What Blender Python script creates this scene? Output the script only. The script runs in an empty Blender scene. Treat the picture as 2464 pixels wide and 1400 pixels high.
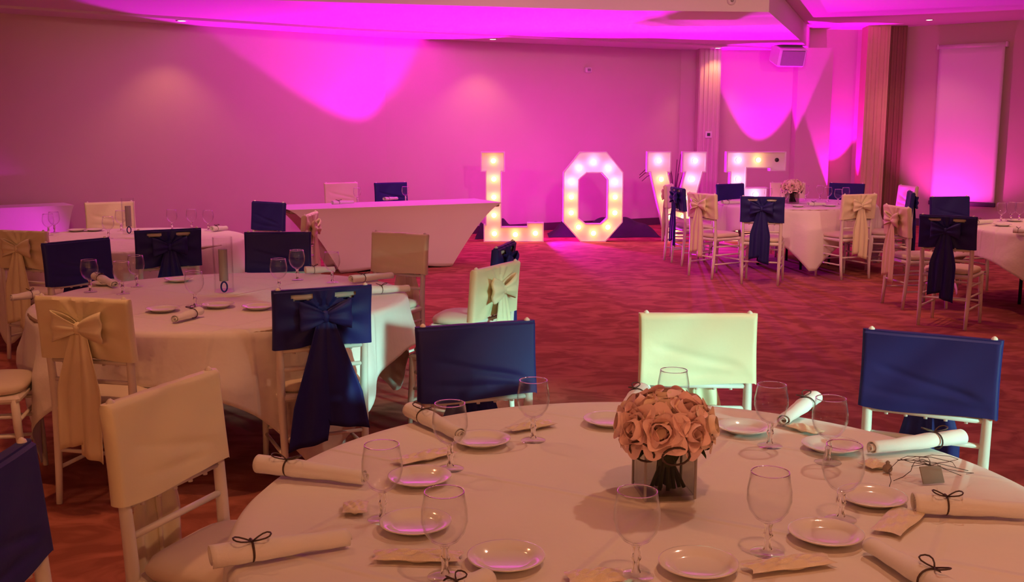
import bpy, math, random
from mathutils import Vector, Matrix
random.seed(7)
SC = bpy.context.scene
COL = SC.collection
PI = math.pi
# ------------------------------------------------------------------ camera
FPX, HCAM = 2490.0, 1.63
PITCH = math.atan(393.0 / FPX)
cam_d = bpy.data.cameras.new('camera')
cam_d.sensor_fit = 'HORIZONTAL'; cam_d.sensor_width = 36.0
cam_d.lens = FPX / 2464.0 * 36.0
cam_d.clip_start = 0.05; cam_d.clip_end = 200
cam = bpy.data.objects.new('camera', cam_d); COL.objects.link(cam)
cam.location = (0, 0, HCAM); cam.rotation_euler = (PI / 2 - PITCH, 0, 0)
SC.camera = cam
# ------------------------------------------------------------------ world, exposure
w = bpy.data.worlds.new('world'); SC.world = w; w.use_nodes = True
w.node_tree.nodes['Background'].inputs[0].default_value = (0.55, 0.75, 0.8, 1)
w.node_tree.nodes['Background'].inputs[1].default_value = 0.3
SC.view_settings.view_transform = 'Standard'
SC.view_settings.look = 'None'
SC.view_settings.gamma = 1.0
SC.view_settings.use_curve_mapping = False
SC.view_settings.exposure = 0.0
# ------------------------------------------------------------------ big lights
MAGENTA = (0.9, 0.0, 1.0)
WARM = (1.0, 0.42, 0.18)
DAY = (0.42, 1.0, 0.86)
def area_light(name, loc, aim, sx, sy, power, color, spread=PI):
    d = bpy.data.lights.new(name, 'AREA'); d.shape = 'RECTANGLE'; d.size = sx; d.size_y = sy
    d.energy = power; d.color = color; d.spread = spread
    o = bpy.data.objects.new(name, d); COL.objects.link(o); o.location = loc
    o.rotation_euler = Vector(aim).to_track_quat('-Z', 'Y').to_euler()
    return o
def spot_light(name, loc, aim, half_deg, power, color, blend=0.1, size=0.04, parent=None):
    d = bpy.data.lights.new(name, 'SPOT'); d.energy = power; d.color = color
    d.spot_size = 2 * math.radians(half_deg); d.spot_blend = blend; d.shadow_soft_size = size
    o = bpy.data.objects.new(name, d); COL.objects.link(o); o.location = loc
    o.rotation_euler = Vector(aim).to_track_quat('-Z', 'Y').to_euler()
    if parent: o.parent = parent
    return o
# daylight entering by the window in the right-hand side wall
area_light('window_daylight', (10.3, -5.10, 2.60), (-1.0, 1.0, -0.235), 1.95, 1.15, 12.5, DAY, math.radians(3.5))
WARM_POWER = 30
U_POWER = 1080
FILL_SCONCE_POWER = 190
STAGE_FILL_POWER = 265
STAGE_FILL = (1.0, 0.54, 0.44)
# ------------------------------------------------------------------ helpers
def at(px, py, z):
    u = (px - 1232) / FPX; v = (py - 700) / FPX
    dy = math.cos(PITCH) - v * math.sin(PITCH); dz = -math.sin(PITCH) - v * math.cos(PITCH)
    t = (z - HCAM) / dz
    return Vector((u * t, dy * t, z))
def tag(o, label=None, cat=None, group=None, kind=None):
    if label: o['label'] = label
    if cat: o['category'] = cat
    if group: o['group'] = group
    if kind: o['kind'] = kind
    return o
def empty(name, loc=(0, 0, 0), rz=0.0):
    o = bpy.data.objects.new(name, None); COL.objects.link(o)
    o.empty_display_size = 0.1
    o.location = loc; o.rotation_euler = (0, 0, rz)
    return o
def copy_tree(o, parent=None):
    c = o.copy(); COL.objects.link(c); c.parent = parent
    for ch in list(o.children): copy_tree(ch, c)
    return c
class MB:
    def __init__(s): s.v = []; s.f = []
    def add(s, vs, fs, M=None):
        b = len(s.v)
        for p in vs:
            p = Vector(p)
            if M is not None: p = M @ p
            s.v.append(p)
        for f in fs: s.f.append([i + b for i in f])
        return s
    def box(s, x0, x1, y0, y1, z0, z1, M=None):
        vs = [(x0,y0,z0),(x1,y0,z0),(x1,y1,z0),(x0,y1,z0),(x0,y0,z1),(x1,y0,z1),(x1,y1,z1),(x0,y1,z1)]
        return s.add(vs, [(0,3,2,1),(4,5,6,7),(0,1,5,4),(1,2,6,5),(2,3,7,6),(3,0,4,7)], M)
    def bbox(s, x0, x1, y0, y1, z0, z1, b=0.006, M=None):       # box with chamfered edges
        vs = []; fs = []
        def ring(z, k):
            i0 = len(vs)
            c = b
            for (x, y) in ((x0+c+k,y0+k),(x1-c-k,y0+k),(x1-k,y0+c+k),(x1-k,y1-c-k),(x1-c-k,y1-k),(x0+c+k,y1-k),(x0+k,y1-c-k),(x0+k,y0+c+k)):
                vs.append((x, y, z))
            return i0
        r = [ring(z0, b*.9), ring(z0 + b, 0), ring(z1 - b, 0), ring(z1, b*.9)]
        for a, c2 in zip(r, r[1:]):
            for i in range(8): fs.append((a+i, a+(i+1) % 8, c2+(i+1) % 8, c2+i))
        fs.append(tuple(reversed(range(r[0], r[0]+8)))); fs.append(tuple(range(r[3], r[3]+8)))
        return s.add(vs, fs, M)
    def tube(s, pts, rad, n=8, M=None, cap=True):
        pts = [Vector(p) for p in pts]
        if not hasattr(rad, '__len__'): rad = [rad] * len(pts)
        vs = []; fs = []; up = None
        for i, p in enumerate(pts):
            a = pts[max(i-1, 0)]; c = pts[min(i+1, len(pts)-1)]
            t = (c - a).normalized()
            if up is None:
                up = Vector((0, 0, 1)) if abs(t.z) < .9 else Vector((1, 0, 0))
            sx = t.cross(up).normalized(); up = sx.cross(t).normalized()
            for k in range(n):
                an = 2 * PI * k / n
                vs.append(p + (sx * math.cos(an) + up * math.sin(an)) * rad[i])
        for i in range(len(pts) - 1):
            for k in range(n):
                fs.append((i*n+k, i*n+(k+1) % n, (i+1)*n+(k+1) % n, (i+1)*n+k))
        if cap:
            fs.append(tuple(reversed(range(n)))); fs.append(tuple(range((len(pts)-1)*n, len(pts)*n)))
        return s.add(vs, fs, M)
    def lathe(s, prof, n=24, M=None, close=False):
        vs = []; fs = []
        for (r, z) in prof:
            for k in range(n):
                a = 2 * PI * k / n; vs.append((r * math.cos(a), r * math.sin(a), z))
        m = len(prof)
        for i in range(m - 1 + (1 if close else 0)):
            j = (i + 1) % m
            for k in range(n):
                fs.append((i*n+k, i*n+(k+1) % n, j*n+(k+1) % n, j*n+k))
        return s.add(vs, fs, M)
    def ball(s, c, r, n=10, m=6, sc=(1, 1, 1)):
        prof = [(max(r * math.sin(PI * i / m), 1e-4), -r * math.cos(PI * i / m)) for i in range(m + 1)]
        M = Matrix.Translation(c) @ Matrix.Diagonal((sc[0], sc[1], sc[2], 1))
        return s.lathe(prof, n, M)
    def grid(s, fn, nu, nv, M=None, wrap=False, skip=None):
        vs = [fn(i / nu, j / nv) for j in range(nv + 1) for i in range(nu + (0 if wrap else 1))]
        W = nu if wrap else nu + 1; fs = []
        for j in range(nv):
            for i in range(nu):
                if skip and skip((i + .5) / nu, (j + .5) / nv): continue
                i2 = (i + 1) % W
                fs.append((j*W+i, j*W+i2, (j+1)*W+i2, (j+1)*W+i))
        return s.add(vs, fs, M)
    def prism(s, poly, z0, z1, M=None):                            # poly in xy, ccw
        n = len(poly); vs = [(x, y, z0) for x, y in poly] + [(x, y, z1) for x, y in poly]
        fs = [tuple(reversed(range(n))), tuple(range(n, 2*n))] + [(i, (i+1) % n, n+(i+1) % n, n+i) for i in range(n)]
        return s.add(vs, fs, M)
    def build(s, name, mat, parent=None, smooth=False, loc=None, rot=None, solid=0.0, sub=0, auto=None):
        me = bpy.data.meshes.new(name)
        me.from_pydata([tuple(p) for p in s.v], [], s.f); me.update()
        if smooth:
            for p in me.polygons: p.use_smooth = True
        if mat: me.materials.append(mat)
        o = bpy.data.objects.new(name, me); COL.objects.link(o)
        if auto is not None and smooth: me.set_sharp_from_angle(angle=math.radians(auto))
        if parent: o.parent = parent
        if loc is not None: o.location = loc
        if rot is not None: o.rotation_euler = rot
        if solid:
            m = o.modifiers.new('solidify', 'SOLIDIFY'); m.thickness = solid; m.offset = 0
        if sub:
            m = o.modifiers.new('subsurf', 'SUBSURF'); m.levels = sub; m.render_levels = sub
        return o
# ------------------------------------------------------------------ materials
MATS = {}
def mat(name, col, rough=0.6, metal=0.0, spec=0.5, sheen=0.0, noise=None, bump=None, col2=None, emit=None, estr=0.0, coat=0.0):
    m = bpy.data.materials.new(name); m.use_nodes = True
    nt = m.node_tree; b = nt.nodes['Principled BSDF']
    b.inputs['Base Color'].default_value = (*col, 1); b.inputs['Roughness'].default_value = rough
    b.inputs['Metallic'].default_value = metal; b.inputs['Specular IOR Level'].default_value = spec
    if sheen: b.inputs['Sheen Weight'].default_value = sheen
    if coat: b.inputs['Coat Weight'].default_value = coat
    if emit: b.inputs['Emission Color'].default_value = (*emit, 1); b.inputs['Emission Strength'].default_value = estr
    tc = nt.nodes.new('ShaderNodeTexCoord')
    if noise:
        n = nt.nodes.new('ShaderNodeTexNoise'); n.inputs['Scale'].default_value = noise; n.inputs['Detail'].default_value = 4
        nt.links.new(tc.outputs['Object'], n.inputs['Vector'])
        r = nt.nodes.new('ShaderNodeMix'); r.data_type = 'RGBA'
        r.inputs[6].default_value = (*col, 1); c2 = col2 or tuple(c * .88 for c in col); r.inputs[7].default_value = (*c2, 1)
        nt.links.new(n.outputs['Fac'], r.inputs[0]); nt.links.new(r.outputs[2], b.inputs['Base Color'])
    if bump:
        n2 = nt.nodes.new('ShaderNodeTexNoise'); n2.inputs['Scale'].default_value = bump[0]; n2.inputs['Detail'].default_value = 3
        nt.links.new(tc.outputs['Object'], n2.inputs['Vector'])
        bp = nt.nodes.new('ShaderNodeBump'); bp.inputs['Strength'].default_value = bump[1]; bp.inputs['Distance'].default_value = bump[2]
        nt.links.new(n2.outputs['Fac'], bp.inputs['Height']); nt.links.new(bp.outputs['Normal'], b.inputs['Normal'])
    MATS[name] = m
    return m
def glass_mat(name, tint=(0.97, 0.97, 0.97), lo=0.04, hi=0.75, power=3.0):
    m = bpy.data.materials.new(name); m.use_nodes = True; nt = m.node_tree; nt.nodes.clear()
    out = nt.nodes.new('ShaderNodeOutputMaterial'); mix = nt.nodes.new('ShaderNodeMixShader')
    tr = nt.nodes.new('ShaderNodeBsdfTransparent'); tr.inputs[0].default_value = (*tint, 1)
    gl = nt.nodes.new('ShaderNodeBsdfGlossy'); gl.inputs['Roughness'].default_value = 0.03
    lw = nt.nodes.new('ShaderNodeLayerWeight'); lw.inputs['Blend'].default_value = 0.5
    pw = nt.nodes.new('ShaderNodeMath'); pw.operation = 'POWER'; pw.inputs[1].default_value = power
    mr = nt.nodes.new('ShaderNodeMapRange'); mr.inputs['To Min'].default_value = lo; mr.inputs['To Max'].default_value = hi
    nt.links.new(lw.outputs['Facing'], pw.inputs[0]); nt.links.new(pw.outputs[0], mr.inputs['Value'])
    nt.links.new(mr.outputs[0], mix.inputs[0]); nt.links.new(tr.outputs[0], mix.inputs[1]); nt.links.new(gl.outputs[0], mix.inputs[2])
    nt.links.new(mix.outputs[0], out.inputs[0])
    MATS[name] = m
    return m
M_wall = mat('beige_wall', (0.62, 0.50, 0.42), 0.85, noise=1.3, col2=(0.57, 0.46, 0.38), bump=(60, .15, .004))
M_ceil = mat('painted_ceiling', (0.72, 0.66, 0.60), 0.9, bump=(40, .1, .004))
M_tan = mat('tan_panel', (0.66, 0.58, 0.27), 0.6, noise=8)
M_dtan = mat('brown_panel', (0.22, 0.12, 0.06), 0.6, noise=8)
M_trim = mat('dark_skirting', (0.08, 0.05, 0.05), 0.5, noise=9)
M_white = mat('white_paint', (0.78, 0.72, 0.64), 0.4, noise=12, col2=(0.72, 0.66, 0.58))
M_cloth = mat('white_linen', (0.80, 0.74, 0.68), 0.85, sheen=.2, noise=3, col2=(0.75, 0.69, 0.63), bump=(260, .25, .002))
M_napkin = mat('white_napkin_linen', (0.82, 0.79, 0.75), 0.85, sheen=.2, noise=9, bump=(180, .3, .002))
M_navy = mat('navy_satin', (0.021, 0.021, 0.160), 0.55, spec=.25, noise=6, col2=(0.017, 0.017, 0.13), bump=(35, .12, .006))
M_ivory = mat('ivory_satin', (0.82, 0.75, 0.50), 0.45, sheen=.1, noise=6, col2=(0.76, 0.69, 0.44), bump=(35, .12, .006))
M_cush = mat('cream_cushion', (0.74, 0.62, 0.47), 0.8, noise=7, bump=(120, .2, .002))
M_china = mat('white_china', (0.80, 0.76, 0.72), 0.12, spec=.6, noise=5, col2=(0.78, .74, .70))
M_black = mat('black_metal', (0.02, 0.02, 0.022), 0.4, noise=12)
M_wire = mat('dark_brown_wire', (0.06, 0.03, 0.02), 0.5, noise=12)
M_black_cloth = mat('black_drape', (0.02, 0.015, 0.02), 0.8, noise=6, bump=(40, .3, .01))
M_screen = mat('screen_fabric', (0.80, 0.74, 0.74), 0.8, noise=2, col2=(0.78, .72, .72))
M_rose = mat('peach_rose', (0.90, 0.58, 0.54), 0.7, noise=40, col2=(0.90, 0.66, 0.60))
M_rose2 = mat('pale_peach_rose', (0.88, 0.68, 0.52), 0.7, noise=40, col2=(0.9, 0.74, 0.6))
M_leaf = mat('dark_leaf', (0.05, 0.07, 0.02), 0.5, noise=20)
M_stem = mat('dark_green_stem', (0.03, 0.04, 0.015), 0.5, noise=20)
M_wood = mat('plywood_table', (0.30, 0.20, 0.12), 0.6, noise=10)
M_card = mat('gift_tag_card', (0.30, 0.24, 0.2), 0.7, noise=30)
M_packet = mat('crinkled_gold_film', (0.92, 0.78, 0.50), 0.25, spec=.7, noise=30, col2=(0.92, .82, .66), bump=(70, .5, .006), coat=.3)
M_plastic = mat('white_plastic', (0.75, 0.7, 0.68), 0.4, noise=20)
M_grey = mat('grey_plastic', (0.32, 0.28, 0.27), 0.5, noise=20)
M_letter = mat('letter_white', (0.82, 0.76, 0.76), 0.45, noise=6, col2=(0.8, .74, .74))
M_bulbw = mat('lit_bulb_white', (1, .9, .8), 0.3, emit=(1.0, 0.46, 0.85), estr=13, noise=3)
M_bulby = mat('lit_bulb_yellow', (1, .8, .4), 0.3, emit=(1.0, 0.52, 0.13), estr=13, noise=3)
M_lamp = mat('lit_downlight_lens', (1, .9, .8), 0.3, emit=(1.0, 0.75, 0.6), estr=9, noise=3)
M_glass = glass_mat('clear_glass', (0.992, 0.99, 0.99), .02, .85, 4.0)
M_vase = glass_mat('tinted_vase_glass', (0.78, 0.77, 0.72), .015, .4, 5)
M_lampshade = mat('cream_shade', (.8, .7, .55), .8, noise=5)
M_pane = glass_mat('window_glass', (0.95, 0.97, 0.96), .03, .5, 3)
M_glass_solid = mat('solid_glass', (.97, .96, .97), .03)
M_glass_solid.node_tree.nodes['Principled BSDF'].inputs['Transmission Weight'].default_value = 1.0
def crease(m):
    # pressed fold lines of a laundered cloth, as fine relief
    nt = m.node_tree; b = nt.nodes['Principled BSDF']
    tc = nt.nodes.new('ShaderNodeTexCoord'); mp = nt.nodes.new('ShaderNodeMapping'); mp.inputs['Rotation'].default_value = (0, 0, .5)
    nt.links.new(tc.outputs['Object'], mp.inputs[0]); sp = nt.nodes.new('ShaderNodeSeparateXYZ'); nt.links.new(mp.outputs[0], sp.inputs[0])
    outs = []
    for ax in (0, 1):
        pp = nt.nodes.new('ShaderNodeMath'); pp.operation = 'PINGPONG'; pp.inputs[1].default_value = .31
        nt.links.new(sp.outputs[ax], pp.inputs[0])
        mr = nt.nodes.new('ShaderNodeMapRange'); mr.interpolation_type = 'SMOOTHSTEP'; mr.inputs['From Max'].default_value = .018
        nt.links.new(pp.outputs[0], mr.inputs['Value']); outs.append(mr)
    mu = nt.nodes.new('ShaderNodeMath'); mu.operation = 'MULTIPLY'
    nt.links.new(outs[0].outputs[0], mu.inputs[0]); nt.links.new(outs[1].outputs[0], mu.inputs[1])
    bp = nt.nodes.new('ShaderNodeBump'); bp.inputs['Strength'].default_value = .8; bp.inputs['Distance'].default_value = .005; bp.invert = True
    nt.links.new(mu.outputs[0], bp.inputs['Height'])
    old = b.inputs['Normal'].links[0].from_socket if b.inputs['Normal'].is_linked else None
    if old: nt.links.new(old, bp.inputs['Normal'])
    nt.links.new(bp.outputs['Normal'], b.inputs['Normal'])
M_tcloth = mat('white_table_linen', (0.80, 0.74, 0.68), 0.85, sheen=.1, noise=3, col2=(0.75, 0.69, 0.63), bump=(9, .25, .03))
crease(M_tcloth)
def carpet_mat():
    m = bpy.data.materials.new('patterned_carpet'); m.use_nodes = True; nt = m.node_tree; b = nt.nodes['Principled BSDF']
    b.inputs['Roughness'].default_value = 0.95; b.inputs['Specular IOR Level'].default_value = .1
    tc = nt.nodes.new('ShaderNodeTexCoord')
    mp = nt.nodes.new('ShaderNodeMapping'); mp.inputs['Scale'].default_value = (1.0, 1.5, 1); mp.inputs['Rotation'].default_value = (0, 0, .35)
    nt.links.new(tc.outputs['Object'], mp.inputs[0])
    n = nt.nodes.new('ShaderNodeTexNoise'); n.inputs['Scale'].default_value = 3.2; n.inputs['Detail'].default_value = 3; n.inputs['Distortion'].default_value = 1.4
    nt.links.new(mp.outputs[0], n.inputs['Vector'])
    r = nt.nodes.new('ShaderNodeValToRGB')
    r.color_ramp.elements[0].position = .40; r.color_ramp.elements[0].color = (0.27, 0.078, 0.050, 1)
    r.color_ramp.elements[1].position = .62; r.color_ramp.elements[1].color = (0.44, 0.140, 0.090, 1)
    nt.links.new(n.outputs['Fac'], r.inputs[0]); nt.links.new(r.outputs[0], b.inputs['Base Color'])
    n2 = nt.nodes.new('ShaderNodeTexNoise'); n2.inputs['Scale'].default_value = 220
    nt.links.new(tc.outputs['Object'], n2.inputs['Vector'])
    bp = nt.nodes.new('ShaderNodeBump'); bp.inputs['Strength'].default_value = .4; bp.inputs['Distance'].default_value = .006
    nt.links.new(n2.outputs['Fac'], bp.inputs['Height']); nt.links.new(bp.outputs['Normal'], b.inputs['Normal'])
    return m
M_carpet = carpet_mat()
# ------------------------------------------------------------------ the room
ZS, ZC = 2.95, 3.28            # soffit and main ceiling heights
def struct(name, mb, m, parent=None):
    o = mb.build(name, m, parent); o['kind'] = 'structure'; return o
PA = Vector((-1.85, 15.40, 0)); PB = Vector((2.84, 17.77, 0)); PC = Vector((5.92, 18.17, 0))
PE = Vector((10.0, 14.82, 0)); PL = Vector((-9.0, 9.60, 0))
mb = MB(); mb.box(-10, 11, -9, 19.5, -0.12, 0); struct('floor', mb, M_carpet)
def wall(name, a, b, z0=0.0, z1=ZC + .1, th=.15, m=M_wall, side=1):
    d = (b - a).normalized(); n = Vector((-d.y, d.x, 0)) * th * side
    mb = MB(); poly = [(a.x, a.y), (b.x, b.y), (b.x + n.x, b.y + n.y), (a.x + n.x, a.y + n.y)]
    if side < 0: poly.reverse()
    mb.prism(poly, z0, z1); return struct(name, mb, m)
wall('wall_left', PL, PA)
wall('wall_back', PA, PB)
wall('wall_back_right', PB, PC)
wall('wall_right', PC, PE)
wall('wall_side_left', Vector((-9, -8, 0)), PL)
wall('wall_near', Vector((10, -8, 0)), Vector((-9, -8, 0)))
# right-hand side wall with the window opening that lets the daylight in
WY0, WY1, WZ0, WZ1 = -7.0, -3.3, 1.75, 3.22
mb = MB(); mb.box(10, 10.15, -8, WY0, 0, ZC+.1); mb.box(10, 10.15, WY1, 14.82, 0, ZC+.1)
mb.box(10, 10.15, WY0, WY1, 0, WZ0); mb.box(10, 10.15, WY0, WY1, WZ1, ZC+.1); struct('wall_side_right', mb, M_wall)
mb = MB(); mb.box(10.04, 10.11, WY0, WY1, WZ0, WZ0+.06); mb.box(10.04, 10.11, WY0, WY1, WZ1-.06, WZ1)
for yy in (WY0, (WY0+WY1)/2-.03, WY1-.06): mb.box(10.04, 10.11, yy, yy+.06, WZ0, WZ1)
win = struct('window_1', mb, M_white)
for y0, y1 in ((WY0+.06, (WY0+WY1)/2-.03), ((WY0+WY1)/2+.03, WY1-.06)):
    MB().box(10.07, 10.078, y0, y1, WZ0+.06, WZ1-.06).build('pane', M_pane, win)
# ceiling and the lower soffit that follows the far walls, with a bulkhead face
mb = MB(); mb.box(-10, 11, -9, 19.5, ZC, ZC + .1); struct('ceiling', mb, M_ceil)
BK = [(-8.95, 9.45), (-5.0, 10.55), (-1.48, 11.47), (1.27, 12.15), (2.97, 12.32), (5.05, 17.98)]
poly = BK + [(2.84, 17.9), (-1.9, 15.5), (-9.05, 9.75)]
mb = MB(); mb.prism(poly, ZS, ZC - .004); struct('ceiling_soffit', mb, M_ceil)
# shallow lowered band that carries the downlights along the far walls
mb = MB(); mb.prism([(-8.7, 9.25), (-5.54, 11.66), (-2.04, 14.35), (.1, 15.45), (3.9, 17.3), (4.6, 17.9), (2.84, 17.85), (-1.88, 15.45), (-8.95, 9.72)], ZS - .03, ZS + .001)
struct('trim_5', mb, M_ceil)
# skirtings
for nm, a, b in (('baseboard_left', PL, PA), ('baseboard_back', PA, PB), ('baseboard_right', PC, PE)):
    d = (b - a).normalized(); n = Vector((d.y, -d.x, 0))
    a2 = a + n * .001 + d*.02; b2 = b + n * .001 - d*.02
    wall(nm, a2 + n*.02, b2 + n*.02, 0, .12, .018, M_trim)
# wall features at the far right: pilasters, column
def pilaster(name, x0, x1, y0, y1, m, z1, strips, rz=0.0, side=None):
    cx, cy = (x0+x1)/2, (y0+y1)/2
    mb = MB(); mb.box(x0-cx, x1-cx, y0-cy, y1-cy, 0, z1)
    o = struct(name, mb, m); o.location = (cx, cy, 0); o.rotation_euler = (0, 0, rz)
    for k in range(strips):
        xx = x0 - cx + (x1 - x0) * (k + .5) / strips
        MB().bbox(xx-.022, xx+.022, y0-cy-.014, y0-cy+.002, .12, z1-.02, .004).build('strip', m, o)
    if side:
        for k in range(3):
            yy = y0 - cy + (y1-y0)*(k+.5)/3
            MB().bbox(x1-cx-.002, x1-cx+.012, yy-.04, yy+.04, .1, z1-.02, .004).build('strip', side, o)
    return o
pilaster('trim_1', 3.10, 3.46, 17.50, 17.95, M_wall, ZS-.002, 5)
pilaster('trim_2', 4.80, 5.38, 17.72, 18.12, M_wall, ZS-.002, 0)
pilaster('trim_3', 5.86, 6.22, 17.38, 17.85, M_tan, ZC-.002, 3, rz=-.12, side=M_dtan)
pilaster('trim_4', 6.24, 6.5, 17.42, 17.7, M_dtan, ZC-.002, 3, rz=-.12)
# ------------------------------------------------------------------ ceiling downlights
def downlight(x, y, z, label, aim=(0, 0, -1), power=None, half=52, vis=True):
    r = empty('downlight', (x, y, z))
    MB().lathe([(.050, -.001), (.050, -.010), (.066, -.012), (.068, -.006), (.068, -.001)], 20).build('trim_ring', M_plastic, r, True)
    MB().lathe([(.0005, -.009), (.03, -.010), (.048, -.006), (.048, -.002)], 20).build('lens', M_lamp, r, True)
    tag(r, label, 'downlight', 'recessed ceiling downlights')
    spot_light('downlight_lamp', (0, 0, -.02), aim, half, power or WARM_POWER, WARM, .6, .05, r)
    return r
downlight(-4.02, 12.95, ZS - .03, 'small lit downlight in the soffit above the left wall')
downlight(-.28, 15.62, ZS - .03, 'small lit downlight in the magenta soffit above the letter L', power=35)
downlight(3.36, 17.3, ZS - .03, 'small lit downlight in the magenta soffit near the wall speaker', power=35)
downlight(6.45, 16.45, ZC, 'small lit downlight in the ceiling near the projection screen')
PALE = (1.0, 0.60, 0.42)
for x, y, p, c, lb in ((-6.2, 10.6, 60, WARM, 'above the side table at far left'), (8.2, 13.5, 80, WARM, 'beyond the projection screen'), (-4.2, 8.4, 80, WARM, 'left above the back left table'),
        (-1.2, 9.0, 105, WARM, 'between the back left table and the dance floor'), (2.2, 9.2, 150, WARM, 'above the middle of the dance floor'), (5.4, 9.8, 110, WARM, 'above the right edge table'),
        (-4.2, 4.6, 35, WARM, 'left of the middle left table'), (-1.4, 4.2, 95, WARM, 'above the middle left table'), (1.5, 3.8, 100, PALE, 'above the pale chair behind the bouquet'),
        (5.4, 5.0, 60, WARM, 'above the empty carpet at right'), (-2.6, 1.2, 8, WARM, 'above the cut off navy chair at left'), (.6, 1.4, 62, WARM, 'above the foreground table'), (3.2, 1.6, 70, WARM, 'right of the foreground table')):
    o = downlight(x, y, ZC, 'recessed ceiling downlight ' + lb, power=p, half=60)
    for l in o.children:
        if l.type == 'LIGHT': l.data.color = c
# ------------------------------------------------------------------ magenta floor uplights behind the letters and tables
def uplight(loc, aim, half, power, label, color=MAGENTA, blend=.06):
    r = empty('floor_uplight', loc)
    a = Vector(aim).normalized(); q = a.to_track_quat('Z', 'Y').to_matrix().to_4x4()
    M = Matrix.Translation((0, 0, .13)) @ q
    MB().lathe([(.03, -.09), (.06, -.08), (.072, 0.0), (.072, .05), (.064, .05), (.060, -.02), (.001, -.03)], 20, M).build('housing', M_black, r, True)
    MB().lathe([(.0005, .0), (.058, .0)], 20, M).build('lens', M_pane, r)
    MB().tube([(-.085, 0, .13), (-.085, 0, .01), (.085, 0, .01), (.085, 0, .13)], .008, 6).build('bracket', M_black, r)
    tag(r, label, 'uplight', 'magenta uplights on the floor by the far walls')
    spot_light('uplight_beam', Vector((0, 0, .13)) + a * .06, aim, half, power, color, blend, .035, r)
    return r
uplight((-1.28, 15.15, 0), (0, -.5, .86), 42.0, U_POWER * 1.2, 'black floor uplight shining magenta behind the long white table')
uplight((.36, 15.75, 0), (.30, -.72, .62), 50, U_POWER * .6, 'black floor uplight shining magenta behind the letter L foot', (.95, 0, 1.0))
uplight((2.75, 16.3, 0), (.20, -.72, .62), 48, U_POWER * .6, 'black floor uplight shining magenta behind the letter V', (.95, 0, 1.0))
uplight((4.3, 17.2, 0), (0, .17, .98), 21, U_POWER * .6, 'black floor uplight shining magenta left of the far pillar', (.85, 0, 1.0))
uplight((5.58, 17.55, 0), (0, .17, .98), 22, U_POWER * .5, 'black floor uplight shining magenta right of the far pillar', (1.0, 0, .95))
uplight((-4.25, 11.0, 0), (-1.35, .62, .28), 26, 50, 'black floor uplight added to shine magenta at the side table by the left wall', MAGENTA, .9)  # unseen uplight added to brighten the side table cover
uplight((6.58, 16.45, 0), (.42, .22, .87), 56, U_POWER * .09, 'black floor uplight added to shine pink at the foot of the right wall', (1.0, .03, .6), .5)  # unseen uplight added to bring pink onto the right wall
# unseen ceiling spotlights added to brighten the letters and the far tables
def fill_spot(x, y, tx, ty, tz, label, power):
    z = ZC; r = empty('fill_spotlight', (x, y, z))
    a = (Vector((tx, ty, tz)) - Vector((x, y, z - .13))).normalized()
    M = Matrix.Translation((0, 0, -.13)) @ a.to_track_quat('Z', 'Y').to_matrix().to_4x4()
    MB().lathe([(.0005, -.09), (.03, -.09), (.042, -.07), (.045, .05), (.04, .05), (.036, .0), (.0005, -.01)], 16, M).build('can', M_black, r, True)
    MB().tube([(0, 0, 0), (0, 0, -.13)], .009, 8).build('stem', M_black, r, True)
    MB().bbox(-.05, .05, -.05, .05, -.012, 0, .003).build('mount', M_black, r)
    tag(r, label, 'spotlight', 'added ceiling fill spotlights above the dance floor')
    spot_light('fill_spotlight_lamp', Vector((0, 0, -.13)) + a * .055, a, 40, power, STAGE_FILL, .7, .05, r)
fill_spot(-2.6, 6.6, -2.0, 14.0, .9, 'added black ceiling fill spotlight above the middle left table, aimed at the head table', STAGE_FILL_POWER * .75)
fill_spot(1.6, 7.2, 1.2, 15.5, .9, 'added black ceiling fill spotlight above the dance floor, aimed at the letters', STAGE_FILL_POWER)
fill_spot(5.2, 6.6, 4.6, 14.0, .9, 'added black ceiling fill spotlight above the right edge table, aimed at the far right table', STAGE_FILL_POWER * .7)
# unseen warm wall lamps added behind the camera as frontal fill
def fill_sconce(x, y, rz, label):
    r = empty('fill_wall_lamp', (x, y, 1.95), rz)
    MB().bbox(-.06, .06, -.02, .0, -.1, .1, .006).build('back_plate', M_black, r)
    MB().tube([(0, -.02, 0), (0, -.09, -.02)], .012, 8).build('arm', M_black, r, True)
    MB().lathe([(.05, -.06), (.09, .10), (.087, .10), (.047, -.06)], 20, Matrix.Translation((0, -.12, 0))).build('shade', M_lampshade, r, True)
    d = bpy.data.lights.new('fill_wall_lamp_bulb', 'POINT'); d.energy = FILL_SCONCE_POWER; d.color = WARM; d.shadow_soft_size = .05
    o = bpy.data.objects.new('fill_wall_lamp_bulb', d); COL.objects.link(o); o.parent = r; o.location = (0, -.12, .14)
    tag(r, label, 'wall lamp', 'added fill lamps behind the camera')
for x, lb in ((-6, 'leftmost'), (-2, 'second from the left'), (2, 'second from the right'), (6, 'rightmost')): fill_sconce(x, -7.99, PI, 'added warm shaded fill lamp behind the camera, ' + lb + ' of four')
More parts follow.
